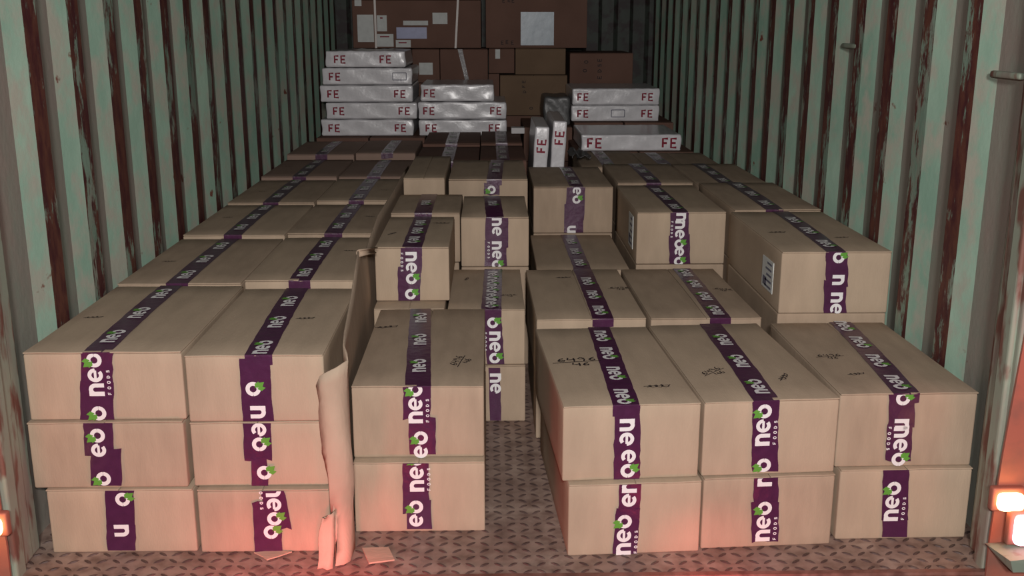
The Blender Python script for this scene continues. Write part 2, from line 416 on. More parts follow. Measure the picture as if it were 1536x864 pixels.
# ================================================================== THE CONTAINER
PITCHC = .278; CR = 1.19; DEP = .030
def corrugated(name, side):
    """side wall with trapezoid corrugation; inner crest at |x| = CR"""
    # one period from the crest end at y = 2.665 backwards: flat crest, slope out, flat trough, slope in
    fl, sp = .084, .055
    prof = []; y = 2.665 - PITCHC
    y = 2.665
    prof.append((2.42, CR)) if False else None
    prof = [(2.40, CR + DEP), (2.665 - sp, CR + DEP)]
    while y < 8.1:
        prof += [(y, CR), (y + fl, CR), (y + fl + sp, CR + DEP), (y + PITCHC - sp, CR + DEP)]; y += PITCHC
    prof.append((8.2, CR + DEP))
    # crest corners slightly rounded by doubling points
    me_v = []; me_f = []; cols = []
    zs = [0 + 2.39 * i / 40 for i in range(41)]
    # subdivide the strips so the attribute is crisp: each strip has its own verts
    for (ya, xa), (yb, xb) in zip(prof[:-1], prof[1:]):
        cr = 1.0 if (xa == CR and xb == CR) else (.30 if xa != xb else 0.1)
        tr = 1.0 if (xa > CR and xb > CR) else 0.0
        if xa != xb and xb > xa: cr = .8
        for z0, z1 in zip(zs[:-1], zs[1:]):
            o = len(me_v)
            me_v += [(side * xa, ya, z0), (side * xb, yb, z0), (side * xb, yb, z1), (side * xa, ya, z1)]
            me_f.append((o, o + 1, o + 2, o + 3) if side > 0 else (o + 3, o + 2, o + 1, o)); cols += [(cr, tr, 0, 1)] * 4
    me = bpy.data.meshes.new(name); me.from_pydata(me_v, [], me_f); me.materials.append(PAINT)
    ca = me.color_attributes.new('crest', 'FLOAT_COLOR', 'POINT')
    for i, c in enumerate(cols): ca.data[i].color = c
    o = bpy.data.objects.new(name, me); COL.objects.link(o); tag(o, kind='structure')
    md = o.modifiers.new('t', 'SOLIDIFY'); md.thickness = .0025; md.offset = 1 if side < 0 else 1
    return o

# floor: base plate and raised lozenges in one mesh
def lozenges():
    b = MB(); b.box((-1.25, 2.25, -.03), (1.25, 8.25, 0))
    p = .035; ny = int((4.3 - 2.27) / p); nx = int(2.44 / p)
    for j in range(ny):
        for i in range(nx):
            x = -1.2 + (i + .5) * p; y = 2.275 + j * p + random.uniform(-.001, .001)
            a = radians(38 if (i + j) % 2 else -38); L_, W_, H_ = .0155, .0039, .0028
            ca, sa = cos(a), sin(a); pts = []
            for t, q in ((-1, 0), (-.55, -1), (.55, -1), (1, 0), (.55, 1), (-.55, 1)):
                pts.append((x + ca * t * L_ - sa * q * W_, y + sa * t * L_ + ca * q * W_, 0.0002))
            tops = [(x + (px_ - x) * .6, y + (py_ - y) * .6, H_) for px_, py_, _ in pts]
            b.add(pts + tops, [(k, (k + 1) % 6, 6 + (k + 1) % 6, 6 + k) for k in range(6)] + [(6, 7, 8, 9, 10, 11)], 1)
    return tag(b.build('floor', [FLOORM, BARM]), kind='structure')
lozenges()
b = MB(); b.box((-1.25, 2.25, 2.39), (1.25, 8.25, 2.42)); tag(b.build('ceiling', DARKW), kind='structure')
b = MB(); yy = 8.2
pr_ = []; x = -1.22
while x < 1.22: pr_ += [(x, yy), (x + .09, yy), (x + .12, yy + .03), (x + .21, yy + .03)]; x += .24
V = []; F = []
for i, (xx, y2) in enumerate(pr_): V += [(xx, y2, 0), (xx, y2, 2.39)]
for i in range(len(pr_) - 1): F.append((2 * i, 2 * i + 2, 2 * i + 3, 2 * i + 1))
b.add(V, F); o = b.build('wall_back', DARKW); tag(o, kind='structure'); md = o.modifiers.new('t', 'SOLIDIFY'); md.thickness = .003; md.offset = -1
corrugated('wall_left', -1); corrugated('wall_right', 1)
# sill under the mouth
b = MB(); b.rbox((-1.30, 2.20, -.16), (1.30, 2.252, -.004), .008, 3); b.box((-1.30, 2.245, -.008), (1.30, 2.262, .0035))
tag(b.build('trim_1', SILLM, smooth=False), kind='structure')
# corner posts: stepped steel, worn inner faces, red outer plate with a slanted inner edge
for sd, nm in ((-1, 'trim_2'), (1, 'trim_3')):
    b = MB()
    def bx(x0, x1, y0, y1, z0, z1, mi=0): b.rbox((min(sd * x0, sd * x1), y0, z0), (max(sd * x0, sd * x1), y1, z1), .007, 3, None, mi)
    OF = .030 if sd > 0 else .060
    bx(1.188, 1.27, 2.36, 2.42, 0, 2.42); bx(1.150 + OF * .6, 1.27, 2.295, 2.375, 0.0, 2.42); bx(1.122 + OF * .9, 1.20, 2.262, 2.312, -.14, 2.42); bx(1.132 + OF, 1.45, 2.243, 2.268, -.16, 2.42, 0)
    q = [(1.150, -.16), (1.146, .10), (1.152, .30), (1.172, .66), (1.215, 1.0), (1.30, 1.25), (1.46, 1.3), (1.46, -.16)]
    dx = 0 if sd > 0 else .034
    vs = [(sd * (x + dx), y, z) for y in (2.236, 2.2435) for x, z in q]; nq = len(q)
    fs = [tuple(range(nq)), tuple(range(2 * nq - 1, nq - 1, -1))] + [(i, nq + i, nq + (i + 1) % nq, (i + 1) % nq) for i in range(nq)]
    if sd < 0: fs = [f[::-1] for f in fs]
    b.add(vs, fs, 1)
    tag(b.build(nm, [POSTM, REDM]), kind='structure')
# lashing bars welded across the troughs of the right wall
for k, (y, z) in enumerate(((2.50, 1.17), (3.63, 1.215), (3.62, .12))):
    b = MB(); b.rbox((1.188, y - .06, z - .008), (1.206, y + .09, z + .008), .006, 3); tag(b.build('trim_%d' % (4 + k), POSTM, smooth=True), kind='structure')

# ================================================================== LEFT BLOCK
def C(*a, **k): return Carton(*a, **k)
c = C(-1.146, -.785, 2.392, 3.06, 0, .172, 'kraft carton at floor level beside the left wall, bottom of the outermost front stack', G_L)
c.taping([(158, 201, 731, 790, 3), (161, 204, 786, 824, 1)], [('o', 184, 748, -1), ('n', 182, 795, -1)])
c = C(-1.174, -.796, 2.395, 3.06, .175, .349, 'kraft carton in the middle level of the front stack touching the left wall', G_L, mat_=KRAFT2)
c.taping([(126, 170, 629, 684, 2), (137, 183, 672, 727, 1)], [('eo', 150, 662, 1), ('o', 158, 716, 1)])
c = C(-1.166, -.788, 2.40, 3.05, .352, .525, 'kraft carton on top of the front stack touching the left wall', G_L)
c.taping([(122, 170, 560, 592, 0), (121, 171, 571, 628, 1)], [('neo', 146, 560, 1), ('o', 151, 618, 1)], ((148, 526), (262, 425)), (1, .12, .213))
c.note('s', 140, 478, 10, .016, 1)
c = C(-.774, -.447, 2.386, 3.05, 0, .170, 'floor level kraft carton next to the upright cardboard sheet, tape print torn and skewed', G_L, mat_=KRAFT2)
c.taping([(391, 426, 731, 792, 12), (379, 421, 752, 826, 4)], [('neo', 410, 757, -1), ('o', 406, 797, -1)])
c = C(-.782, -.449, 2.40, 3.05, .174, .344, 'middle level kraft carton next to the upright cardboard sheet, tape torn at its lower end', G_L)
c.taping([(365, 407, 634, 690, 2), (377, 401, 686, 727, 2)], [('eo', 388, 655, -1), ('o', 396, 708, -1)])
c = C(-.780, -.447, 2.395, 3.04, .347, .518, 'kraft carton on top of the front stack beside the upright cardboard sheet', G_L)
c.taping([(359, 405, 560, 633, 6)], [('o', 379, 583, -1), ('n', 386, 618, -1)], ((384, 539), (449, 428)), (1, .05, .215))
c.note('s', 458, 480, 10, .016, 2)
rows = [(3.075, 3.745, .527, .532), (3.77, 4.42, .537, .539), (4.44, 5.10, .544, .550), (5.12, 5.78, .558, .556), (5.80, 6.46, .584, .590)]
ordn = ['second', 'third', 'fourth', 'fifth', 'sixth']
for i, (ya, yb, z1, z2) in enumerate(rows):
    a = C(-1.172, -.800, ya, yb, z1 - .178, z1, 'top kraft carton along the left wall, %s row from the container mouth' % ordn[i], G_L, mat_=KR(i) if i < 3 else SHADED)
    ua = [(338, 357), (407, 300), (452, 262), (480, 232), (497, 212)][i]
    a.taping([], [], None)
    def line(cx_, y): return cx_
    for cc, xt in ((a, -.99),):
        pass
    # tape line given in world x
    def wtape(cc, xt, drr, off, pc=True):
        z = cc.M.translation.z + cc.h; P1 = Vector((xt, cc.M.translation.y - cc.l / 2, z)); P2 = Vector((xt, cc.M.translation.y + cc.l / 2, z))
        def pxl(P): d = P - CAM; kk = d.dot(FW); return (768 + FPX * d.dot(RT) / kk, 432 - FPX * d.dot(UP) / kk)
        cc.taping([], [], (pxl(P1), pxl(P2)), (drr, off, .215))
    wtape(a, -.992 + .003 * i, 1, .10 + .03 * (i % 3))
    a.note('s', -.115 + .01 * (i % 3), -.05 + .06 * (i % 2), 5, .014, i)
    a2 = C(-.792, -.460, ya + .01, yb - .005, z2 - .178, z2, 'top kraft carton in the inner left column, %s row from the container mouth' % ordn[i], G_L, mat_=KR(i + 1) if i < 3 else SHADED)
    wtape(a2, -.625 + .002 * i, 1, .09 + .04 * (i % 2))
    a2.note('s', .10, .08 - .07 * (i % 3), -5, .014, i + 9)

# ================================================================== MIDDLE COLUMNS
c = C(-.400, -.061, 2.486, 3.23, 0, .196, 'kraft carton at floor level left of the bare floor gap, facing the open mouth', G_M)
c.taping([(604, 643, 690, 768, 1), (609, 647, 748, 792, 1)], [('neo', 627, 706, 1), ('eo', 626, 768, 1)])
c = C(-.400, -.062, 2.510, 3.245, .199, .395, 'kraft carton left of the bare floor gap marked with a sideways number by its tape', G_M, mat_=KRAFT2)
c.taping([(605, 646, 590, 628, 0), (613, 653, 624, 680, 1)], [('neo', 625, 603, 1), ('eo', 633, 665, 1)], ((627, 573), (631, 465)), (1, .15, .235))
c.note('n', 692, 543, 78, .022).note('s', 580, 492, 15, .022, 21)
C(-.424, -.194, 3.262, 3.90, .2, .393, 'kraft carton partly hidden under the small upper carton behind the sheet', G_M)
c = C(-.424, -.180, 3.345, 3.90, .396, .578, 'small kraft carton standing on the second level beside the upright cardboard sheet', G_M)
c.taping([(601, 633, 384, 408, 0), (597, 631, 400, 451, 0)], [('neo', 616, 402, -1), ('o', 615, 441, -1)], ((618, 371), (637, 321)), (-1, .1, .15))
c.note('s', 588, 352, 60, .016, 5).note('s', 662, 336, 0, .02, 6)
c = C(-.185, .070, 3.26, 3.83, 0, .196, 'narrow kraft carton on the floor at the far end of the bare floor gap', G_M, mat_=KRAFT2)
c.taping([(733, 750, 551, 630, 2)], [('ne', 742, 575, -1)])
c = C(-.185, .068, 3.263, 3.83, .199, .388, 'narrow kraft carton above the floor carton at the far end of the bare gap', G_M)
c.taping([(725, 751, 480, 548, 6)], [('o', 738, 484, -1), ('neo', 741, 521, -1)], ((737, 465), (740, 406)), (-1, .06, .1))
c.note('n', .078, -.12, 5, .013).note('s', 700, 420, 80, .015, 8)
c = C(-.155, .102, 3.86, 4.36, .392, .582, 'narrow kraft carton with a bulging lid stacked behind the bare floor gap', G_M, mat_=KRAFT, top_bulge=.022, bulge=.006)
c.taping([(728, 762, 330, 372, 0), (727, 760, 360, 399, 0)], [('ne', 744, 340, -1), ('neo', 744, 383, -1)], ((742, 325), (737, 297)), (-1, .2, .6))
c = C(-.424, -.160, 3.925, 4.37, .395, .588, 'kraft carton behind the small upper carton by the upright sheet, only its lid in view', G_M, mat_=KRAFT2)
wtape(c, -.30, -1, .2)
c = C(-.412, -.237, 4.395, 5.14, .47, .655, 'short kraft carton end standing higher behind the bulging lid, against the sheet', G_M)
c = C(-.225, .120, 4.50, 5.16, .44, .632, 'kraft carton with a scuffed white tape mark behind the bulging carton', G_M)
c.taping([(726, 749, 281, 292, 0)], [('o', 738, 284, 1)], ((740, 277), (745, 248)), (1, .25, .2))
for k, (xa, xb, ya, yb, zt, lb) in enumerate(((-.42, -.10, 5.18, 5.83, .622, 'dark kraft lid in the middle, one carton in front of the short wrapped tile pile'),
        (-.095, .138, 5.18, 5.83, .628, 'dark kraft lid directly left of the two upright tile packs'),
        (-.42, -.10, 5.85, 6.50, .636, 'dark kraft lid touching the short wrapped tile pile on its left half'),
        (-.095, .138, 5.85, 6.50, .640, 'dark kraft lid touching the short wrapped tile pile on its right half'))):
    c = C(xa, xb, ya, yb, zt - .2, zt, lb, G_M, mat_=BROWN); wtape(c, (xa + xb) / 2, 1, .1)  # brown card puts the far shade into the colour of these lids

# ================================================================== RIGHT BLOCK
c = C(.145, .478, 2.348, 3.01, 0, .193, 'floor level kraft carton right of the bare floor gap, torn tape at its front', G_R, rz=3.2)
c.taping([(929, 962, 717, 775, -3), (924, 960, 762, 829, -6)], [('en', 945, 738, 1), ('neo', 937, 800, 1)])
c = C(.130, .470, 2.362, 3.02, .196, .393, 'kraft carton on the second level marked 6496 over 46, right of the bare floor gap', G_R, rz=3.4, mat_=KRAFT)
c.taping([(921, 960, 628, 720, -1)], [('ne', 938, 648, -1), ('eo', 940, 695, -1)], ((938, 604), (897, 489)), (-1, .045, .17))
c.note('n', 868, 545, 4, .030).note('s', 986, 581, 3, .022, 31)
c = C(.484, .820, 2.378, 3.04, 0, .193, 'floor level kraft carton in the middle of the right front row', G_R, rz=3.2, mat_=KRAFT2)
c.taping([(1130, 1167, 706, 760, -1), (1126, 1167, 752, 811, 0)], [('n', 1148, 718, 1), ('neo', 1146, 780, 1)])
c = C(.478, .818, 2.384, 3.05, .196, .393, 'second level kraft carton amid the right front row, number written slanting', G_R, rz=3.4)
c.taping([(1128, 1167, 618, 706, -1)], [('neo', 1146, 636, 1), ('o', 1146, 696, 1)], ((1146, 596), (1062, 482)), (1, .09, .2))
c.note('n', 1072, 560, 40, .020).note('s', 1175, 568, 60, .02, 33)
c = C(.840, 1.180, 2.420, 3.06, 0, .195, 'floor level kraft carton beside the right wall, end of the front row', G_R, rz=.8)
c.taping([(1324, 1363, 692, 780, -2), (1322, 1360, 772, 804, 0)], [('neo', 1339, 750, 1)])
c = C(.826, 1.176, 2.428, 3.06, .198, .395, 'kraft carton on the second level beside the right wall, marker notes left of its tape', G_R, rz=.8, mat_=KRAFT2)
c.taping([(1333, 1372, 604, 640, -2), (1329, 1367, 636, 690, -2)], [('o', 1352, 597, -1), ('n', 1349, 637, -1), ('neo', 1347, 668, -1)], ((1351, 581), (1255, 478)), (-1, .07, .17))
c.note('n', 1246, 537, 5, .018).note('s', 1284, 563, 15, .016, 35)
c = C(.098, .440, 3.095, 3.76, .205, .402, 'lower kraft carton behind the one marked 6496, tape dipping over its edge', G_R, rz=1)
c.taping([], [], ((905, 479), (853, 357)), (-1, .08, .19)); c.note('n', 930, 434, 0, .018).note('s', 845, 418, 10, .018, 41)
c = C(.454, .802, 3.10, 3.77, .205, .400, 'lower kraft carton with pale tape, before the middle carton with the side label', G_R, rz=1, mat_=KRAFT2)
c.taping([], [], ((1078, 474), (1022, 403)), (1, .08, .17)); c.note('n', 1085, 436, -20, .016)
c = C(.130, .480, 3.79, 4.455, .2, .394, 'lower kraft carton set back between the narrow cartons and the labelled one', G_R)
c.taping([], [], ((873, 403), (854, 357)), (-1, .1, .2))
c = C(.845, 1.183, 3.08, 3.775, .42, .615, 'large kraft carton standing on the right block beside the wall, white label on its side', G_R, bulge=.004)
c.taping([(1238, 1271, 398, 430, 0), (1235, 1268, 420, 473, 0)], [('o', 1256, 386, -1), ('n', 1255, 420, -1), ('ne', 1252, 455, -1)], ((1254, 378), (1177, 322)), (-1, .1, .2), tw=.06)
c.side_label(-.20, .09, .13, .10); c.note('s', 1165, 350, 5, .02, 44).note('s', 1262, 358, 5, .016, 45)
c = C(.512, .850, 3.867, 4.545, .397, .598, 'kraft carton with white side label in the middle of the right block, one row behind', G_R)
c.taping([(1005, 1033, 330, 372, 0), (1003, 1034, 352, 399, 1)], [('n', 1020, 326, -1), ('neo', 1018, 352, -1), ('eo', 1017, 385, -1)], ((1019, 317), (975, 277)), (-1, .1, .2), tw=.06)
c.side_label(-.17, .10, .12, .13)
c = C(.145, .492, 4.485, 5.14, .397, .600, 'kraft carton in front of the two upright tile packs', G_R, mat_=KRAFT2)
c.taping([(850, 878, 281, 330, -2), (846, 875, 305, 352, 0)], [('eo', 864, 293, -1), ('n', 858, 343, 1)], ((864, 279), (850, 255)), (1, .12, .2), tw=.06)
for (xa, xb, ya, yb, zt, xt, lb) in ((.862, 1.185, 3.79, 4.47, .620, 1.01, 'kraft carton along the right wall one row behind the large labelled carton'),
        (.865, 1.183, 4.49, 5.20, .606, 1.00, 'kraft carton along the right wall two rows behind the large labelled carton'),
        (.520, .855, 4.56, 5.20, .606, .68, 'kraft carton directly behind the labelled carton in the middle of the right block'),
        (.420, .745, 5.22, 5.88, .588, .56, 'dark kraft carton in front of the low tile pack, under its left end'),
        (.755, 1.150, 5.22, 5.88, .580, .86, 'dark kraft carton by the right wall in front of the low tile pack')):
    c = C(xa, xb, ya, yb, zt - .195, zt, lb, G_R, mat_=KRAFT2); wtape(c, xt, -1, .12); 

# ================================================================== UPRIGHT CARDBOARD SHEET
def sheet():
    # path x, y, top height, bottom height, lean of the top in x
    P = [(-.468, 2.362, .455, .105), (-.452, 2.352, .475, .09), (-.432, 2.350, .490, .0), (-.408, 2.356, .500, .0), (-.390, 2.372, .508, .0), (-.392, 2.40, .515, .0), (-.404, 2.44, .522, 0),
         (-.412, 2.52, .530, 0), (-.420, 2.68, .540, 0), (-.428, 2.85, .555, 0), (-.436, 3.0, .580, 0), (-.441, 3.14, .615, 0), (-.444, 3.2, .600, 0), (-.4445, 3.27, .565, 0),
         (-.4445, 3.5, .590, 0), (-.4445, 3.75, .605, 0), (-.4445, 4.1, .60, 0), (-.442, 4.45, .605, 0), (-.442, 4.9, .61, 0), (-.441, 5.16, .60, 0)]
    n = 16; V = []; F = []; R = random.Random(4)
    for i, (x, y, zt, zb) in enumerate(P):
        zt += R.uniform(-.006, .006)
        for k in range(n + 1):
            t = k / n; z = zb + (zt - zb) * t
            xx = x; yy = y
            if i <= 4:
                # left torn edge slants towards the floor, foot kicks forward
                if i == 0: xx = -.433 - .036 * t ** 1.3 + R.uniform(-.003, .003)
                if i == 1: xx = -.427 - .022 * t
                yy -= .045 * max(0, 1 - z / .10) ** 2
                xx += .006 * sin(z * 18 + i)
            if y > 2.6 and z > .45: xx -= .006 * (z - .45) / .1
            V.append((xx, yy, max(.004, z)))
    for i in range(len(P) - 1):
        for k in range(n):
            a = i * (n + 1) + k; F.append((a, a + 1, a + n + 2, a + n + 1))
    b = MB(); b.add(V, F); o = b.build('cardboard_sheet', SHEET, smooth=True)
    md = o.modifiers.new('t', 'SOLIDIFY'); md.thickness = .0045; md.offset = 0
    tag(o, 'torn upright cardboard sheet wedged between the left block and the middle cartons', 'cardboard')
    # torn flap at the foot
    b = MB(); V = []; F = []; n = 8
    for i in range(n + 1):
        t = i / n; z = .003 + .128 * t
        xl = -.469 + .018 * max(0, t - .6) / .4 + R.uniform(-.003, .003); xr = -.432 + .004 * t
        y = 2.343 - .05 * (1 - t) ** 2
        zl = z - (.018 * t if i == n else 0)
        for q in range(4): V.append((xl + (xr - xl) * q / 3, y + .006 * sin(q * 2.2), zl + (.02 * q / 3 if i == n else 0)))
    for i in range(n):
        for q in range(3): a = 4 * i + q; F.append((a, a + 1, a + 5, a + 4))
    b.add(V, F); f = b.build('torn_flap', SHEET, o, True); md = f.modifiers.new('t', 'SOLIDIFY'); md.thickness = .004; md.offset = 0
    # curled scrap on its upper edge
    b = MB(); V = []; F = []
    for i in range(7):
        a = radians(-20 + i * 32); V += [(-.445 - .012 * sin(a) + .0, 3.13 + .0, .606 + .012 * cos(a)), (-.405 - .010 * sin(a), 3.24, .592 + .010 * cos(a))]
    for i in range(6): F.append((2 * i, 2 * i + 1, 2 * i + 3, 2 * i + 2))
    b.add(V, F); f = b.build('curled_edge', SHEET, o, True); md = f.modifiers.new('t', 'SOLIDIFY'); md.thickness = .003
sheet()
b = MB(); V = [(-.371, 2.388, .004), (-.305, 2.392, .004), (-.284, 2.326, .005), (-.346, 2.313, .004)]
b.add(V + [(p[0], p[1], p[2] + .004) for p in V], [(0, 1, 2, 3), (7, 6, 5, 4), (0, 4, 5, 1), (1, 5, 6, 2), (2, 6, 7, 3), (3, 7, 4, 0)])
tag(b.build('cardboard_scrap', SHEET), 'small square scrap of cardboard lying on the tread plate floor', 'cardboard')
b = MB(); V = [(-.640, 2.375, .003), (-.585, 2.385, .003), (-.545, 2.375, .004), (-.575, 2.352, .004), (-.600, 2.338, .003), (-.612, 2.352, .003)]; nv = len(V)
b.add(V + [(p[0], p[1], p[2] + .003) for p in V], [tuple(range(nv)), tuple(range(2 * nv - 1, nv - 1, -1))] + [(i, nv + i, nv + (i + 1) % nv, (i + 1) % nv) for i in range(nv)])
tag(b.build('cardboard_scrap', SHEET), 'ragged strip of torn cardboard at the foot of the left front cartons', 'cardboard')

# ================================================================== TILE PACKS
def fe_text(b, cx, cz, h, flip=False, vert=False, y=0):
    st = .24
    for ch, ox in (('F', -.75), ('E', .2)):
        for s in TINY[ch]:
            vs, fs = ribbon([(ox + a * .95, bb - .5) for a, bb in s], st)
            if vert: D, T = Z, -X
            else: D, T = X, Z
            place(b, vs, [q[::-1] for q in fs], Vector((cx, y, cz)), D, T, -Y, h, .0008 + random.uniform(0, .0006))
def tile_pack(x0, x1, y0, z0, z1, label, group, rz=0, marks=(.14, .86), box_=None, L=.6, crop=0, tilt=0, h=.042):
    w_ = x1 - x0; h_ = z1 - z0
    o = empty('tile_pack', ((x0 + x1) / 2, y0 + L / 2, z0), radians(rz)); o.rotation_euler[1] = radians(tilt); tag(o, label, 'box', group)
    R = random.Random(int(x0 * 1000 + z0 * 777)); ph = R.uniform(0, 6)
    def dd(p, nn, hh):
        return nn * (.0025 * sin(p.x * 28 + ph) * cos(p.z * 50 + ph) + .0015 * sin(p.x * 90 + p.z * 60)) if p.z > -hh.z * .9 else Vector((0, 0, 0))
    b = MB(); b.rbox((-w_ / 2, -L / 2, 0), (w_ / 2, L / 2, h_), .010, 16, dd); b.build('wrapped_box', WRAP, o, True)
    for mk in marks:
        b = MB(); fe_text(b, -w_ / 2 + w_ * mk, h_ * .48, h, y=-L / 2 - .0035); b.build('printed_letters', REDP, o)
    if box_:
        b = MB(); cx = -w_ / 2 + w_ * box_; a, c_ = .042, .022; y = -L / 2 - .004
        for (xa, xb, za, zb) in ((cx - a, cx + a, h_ * .5 + c_ - .002, h_ * .5 + c_ + .002), (cx - a, cx + a, h_ * .5 - c_ - .002, h_ * .5 - c_ + .002),
                                 (cx - a - .002, cx - a + .002, h_ * .5 - c_, h_ * .5 + c_), (cx + a - .002, cx + a + .002, h_ * .5 - c_, h_ * .5 + c_)):
            b.box((xa, y - .001, za), (xb, y + .003, zb))
        b.build('stamp_frame', GREY, o)
    return o
GF = 'white tile packs in shrink wrap'
YF = 6.6
zl = [.603, .709, .814, .920, 1.026]
tile_pack(-1.102, -.525, YF, zl[0], zl[1] - .0045, 'lowest white FE pack of the tall left pile, partly hidden by the carton lid', GF)
tile_pack(-1.068, -.500, YF, zl[1], zl[2] - .0045, 'second lowest white FE pack of the tall left pile, shifted to the right', GF)
tile_pack(-1.100, -.524, YF, zl[2], zl[3] - .0045, 'middle white FE pack of the tall left pile', GF)
tile_pack(-1.083, -.526, YF, zl[3], zl[4] - .0045, 'white FE pack with a framed stamp near its right end, tall left pile', GF, marks=(.14,), box_=.86)
tile_pack(-1.058, -.565, YF, zl[4], 1.125, 'topmost white FE pack of the tall left pile, with a crumpled end', GF, marks=(.18, .75))
tile_pack(-.490, .062, YF, .603, .702, 'lowest white FE pack of the three in the middle pile', GF)
tile_pack(-.492, .060, YF, .707, .812, 'middle white FE pack of the three in the middle pile', GF, marks=(.12, .88))
tile_pack(-.475, -.017, YF, .817, .920, 'topmost white FE pack in the middle pile, narrower than those under it', GF, marks=(.12,))
tile_pack(.475, 1.035, 6.68, .684, .784, 'white FE pack with a centred framed stamp, lower of two at the right rear', GF, marks=(.13, .86), box_=.53)
tile_pack(.480, 1.035, 6.68, .787, .890, 'uppermost white FE pack at the right rear', GF, marks=(.12, .86))
tile_pack(.478, 1.05, 5.95, .582, .675, 'low white FE pack lying nearest on the right block, its grey upper side showing', GF, marks=(.13, .88), h=.05)
def upright(xb, xt, zt, y, wd, label, mz):
    """a pack standing on its narrow edge, leaning to the right"""
    L = .6; H = zt - .2; lean = radians(3.2)
    o = empty('tile_pack', (xb - sin(lean) * .38, y + .3, .2)); tag(o, label, 'box', GF); o.rotation_euler = (0, lean, 0)
    b = MB(); b.rbox((0, -.3, 0), (wd, .3, H), .009, 14, lambda p, nn, hh: nn * .0015 * sin(p.z * 40)); b.build('wrapped_box', WRAP, o, True)
    b = MB(); fe_text(b, wd * .5, mz - .2, .04, vert=True, y=-.303); b.build('printed_letters', REDP, o)
upright(.170, .190, .795, 5.20, .072, 'white FE pack standing on edge, the left and shorter of the upright pair', .70)
upright(.258, .288, .822, 5.20, .070, 'white FE pack standing on edge and leaning, the right of the upright pair', .74)

# stretch film hanging between the upright packs and the low pack
b = MB(); V = []; F = []; R = random.Random(5)
for i in range(9):
    for k in range(7):
        V.append((.375 + .10 * i / 8 + R.uniform(-.008, .008), 5.32 + .30 * k / 6 + R.uniform(-.01, .01), .612 + .05 * sin(i * .9) ** 2 * (1 - i / 9) + R.uniform(-.006, .012)))
for i in range(8):
    for k in range(6): a = i * 7 + k; F.append((a, a + 7, a + 8, a + 1))
b.add(V, F); o = b.build('stretch_film', FILM); tag(o, 'crumpled grey stretch film bunched right of the upright white packs', 'plastic film')
md = o.modifiers.new('t', 'SOLIDIFY'); md.thickness = .001
# small foam block
b = MB(); b.rbox((.085, 6.30, .645), (.165, 6.40, .680), .004, 3); tag(b.build('foam_block', FOAM, smooth=True), 'small white foam block lying on the dark lid right of the middle tile pile', 'foam')

# ================================================================== REAR WALL OF BROWN CARTONS
GB = 'brown cartons stacked at the far end'
def patch(p, name, u0, u1, v0, v1, m_, par, dz=.0015, th=.002):
    (xa, za), (xb, zb) = p.front(u0, v1), p.front(u1, v0)
    b = MB(); y = -p.l / 2 - dz; b.box((xa, y - th, za), (xb, y + th, zb)); return b.build(name, m_, par)
# large left carton with two white straps
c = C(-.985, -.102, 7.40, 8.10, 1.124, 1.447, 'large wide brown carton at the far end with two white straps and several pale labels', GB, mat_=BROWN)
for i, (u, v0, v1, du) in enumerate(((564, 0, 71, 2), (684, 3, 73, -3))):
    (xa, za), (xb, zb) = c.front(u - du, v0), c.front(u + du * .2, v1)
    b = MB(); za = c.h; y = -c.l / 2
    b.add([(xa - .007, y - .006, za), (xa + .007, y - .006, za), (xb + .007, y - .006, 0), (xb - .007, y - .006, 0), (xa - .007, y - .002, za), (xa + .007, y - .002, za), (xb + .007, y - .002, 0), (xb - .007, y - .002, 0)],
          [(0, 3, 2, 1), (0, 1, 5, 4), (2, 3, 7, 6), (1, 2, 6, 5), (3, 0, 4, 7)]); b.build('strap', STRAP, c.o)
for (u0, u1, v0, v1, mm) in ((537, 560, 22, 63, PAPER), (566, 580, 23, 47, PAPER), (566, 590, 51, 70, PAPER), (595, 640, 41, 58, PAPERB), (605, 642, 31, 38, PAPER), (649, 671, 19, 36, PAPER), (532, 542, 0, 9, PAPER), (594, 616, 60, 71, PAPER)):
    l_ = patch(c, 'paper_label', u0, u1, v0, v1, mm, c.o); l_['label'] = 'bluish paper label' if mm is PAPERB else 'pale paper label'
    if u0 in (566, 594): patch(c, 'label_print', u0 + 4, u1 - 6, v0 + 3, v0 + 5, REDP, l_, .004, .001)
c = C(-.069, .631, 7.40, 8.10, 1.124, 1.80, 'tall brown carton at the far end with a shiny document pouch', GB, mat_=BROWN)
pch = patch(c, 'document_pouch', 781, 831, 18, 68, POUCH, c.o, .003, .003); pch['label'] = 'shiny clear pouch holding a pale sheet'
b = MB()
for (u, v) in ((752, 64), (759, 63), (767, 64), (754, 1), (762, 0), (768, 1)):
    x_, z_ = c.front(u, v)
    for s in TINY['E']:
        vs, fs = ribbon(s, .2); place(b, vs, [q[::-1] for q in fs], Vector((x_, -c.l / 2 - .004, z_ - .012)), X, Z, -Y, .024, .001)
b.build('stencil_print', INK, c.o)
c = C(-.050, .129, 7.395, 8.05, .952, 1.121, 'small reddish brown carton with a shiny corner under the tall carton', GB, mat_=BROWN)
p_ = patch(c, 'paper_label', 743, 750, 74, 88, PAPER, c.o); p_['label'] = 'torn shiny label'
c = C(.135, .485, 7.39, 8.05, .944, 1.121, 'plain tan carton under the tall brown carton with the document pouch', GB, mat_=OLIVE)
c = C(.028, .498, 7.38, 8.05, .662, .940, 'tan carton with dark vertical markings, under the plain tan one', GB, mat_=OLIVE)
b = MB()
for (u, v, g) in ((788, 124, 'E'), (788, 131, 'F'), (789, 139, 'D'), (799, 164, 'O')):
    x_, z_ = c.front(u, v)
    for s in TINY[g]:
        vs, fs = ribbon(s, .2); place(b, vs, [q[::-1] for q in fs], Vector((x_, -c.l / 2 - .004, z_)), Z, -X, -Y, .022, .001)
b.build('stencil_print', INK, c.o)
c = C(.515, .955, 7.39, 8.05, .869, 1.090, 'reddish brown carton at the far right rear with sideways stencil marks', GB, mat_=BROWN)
b = MB()
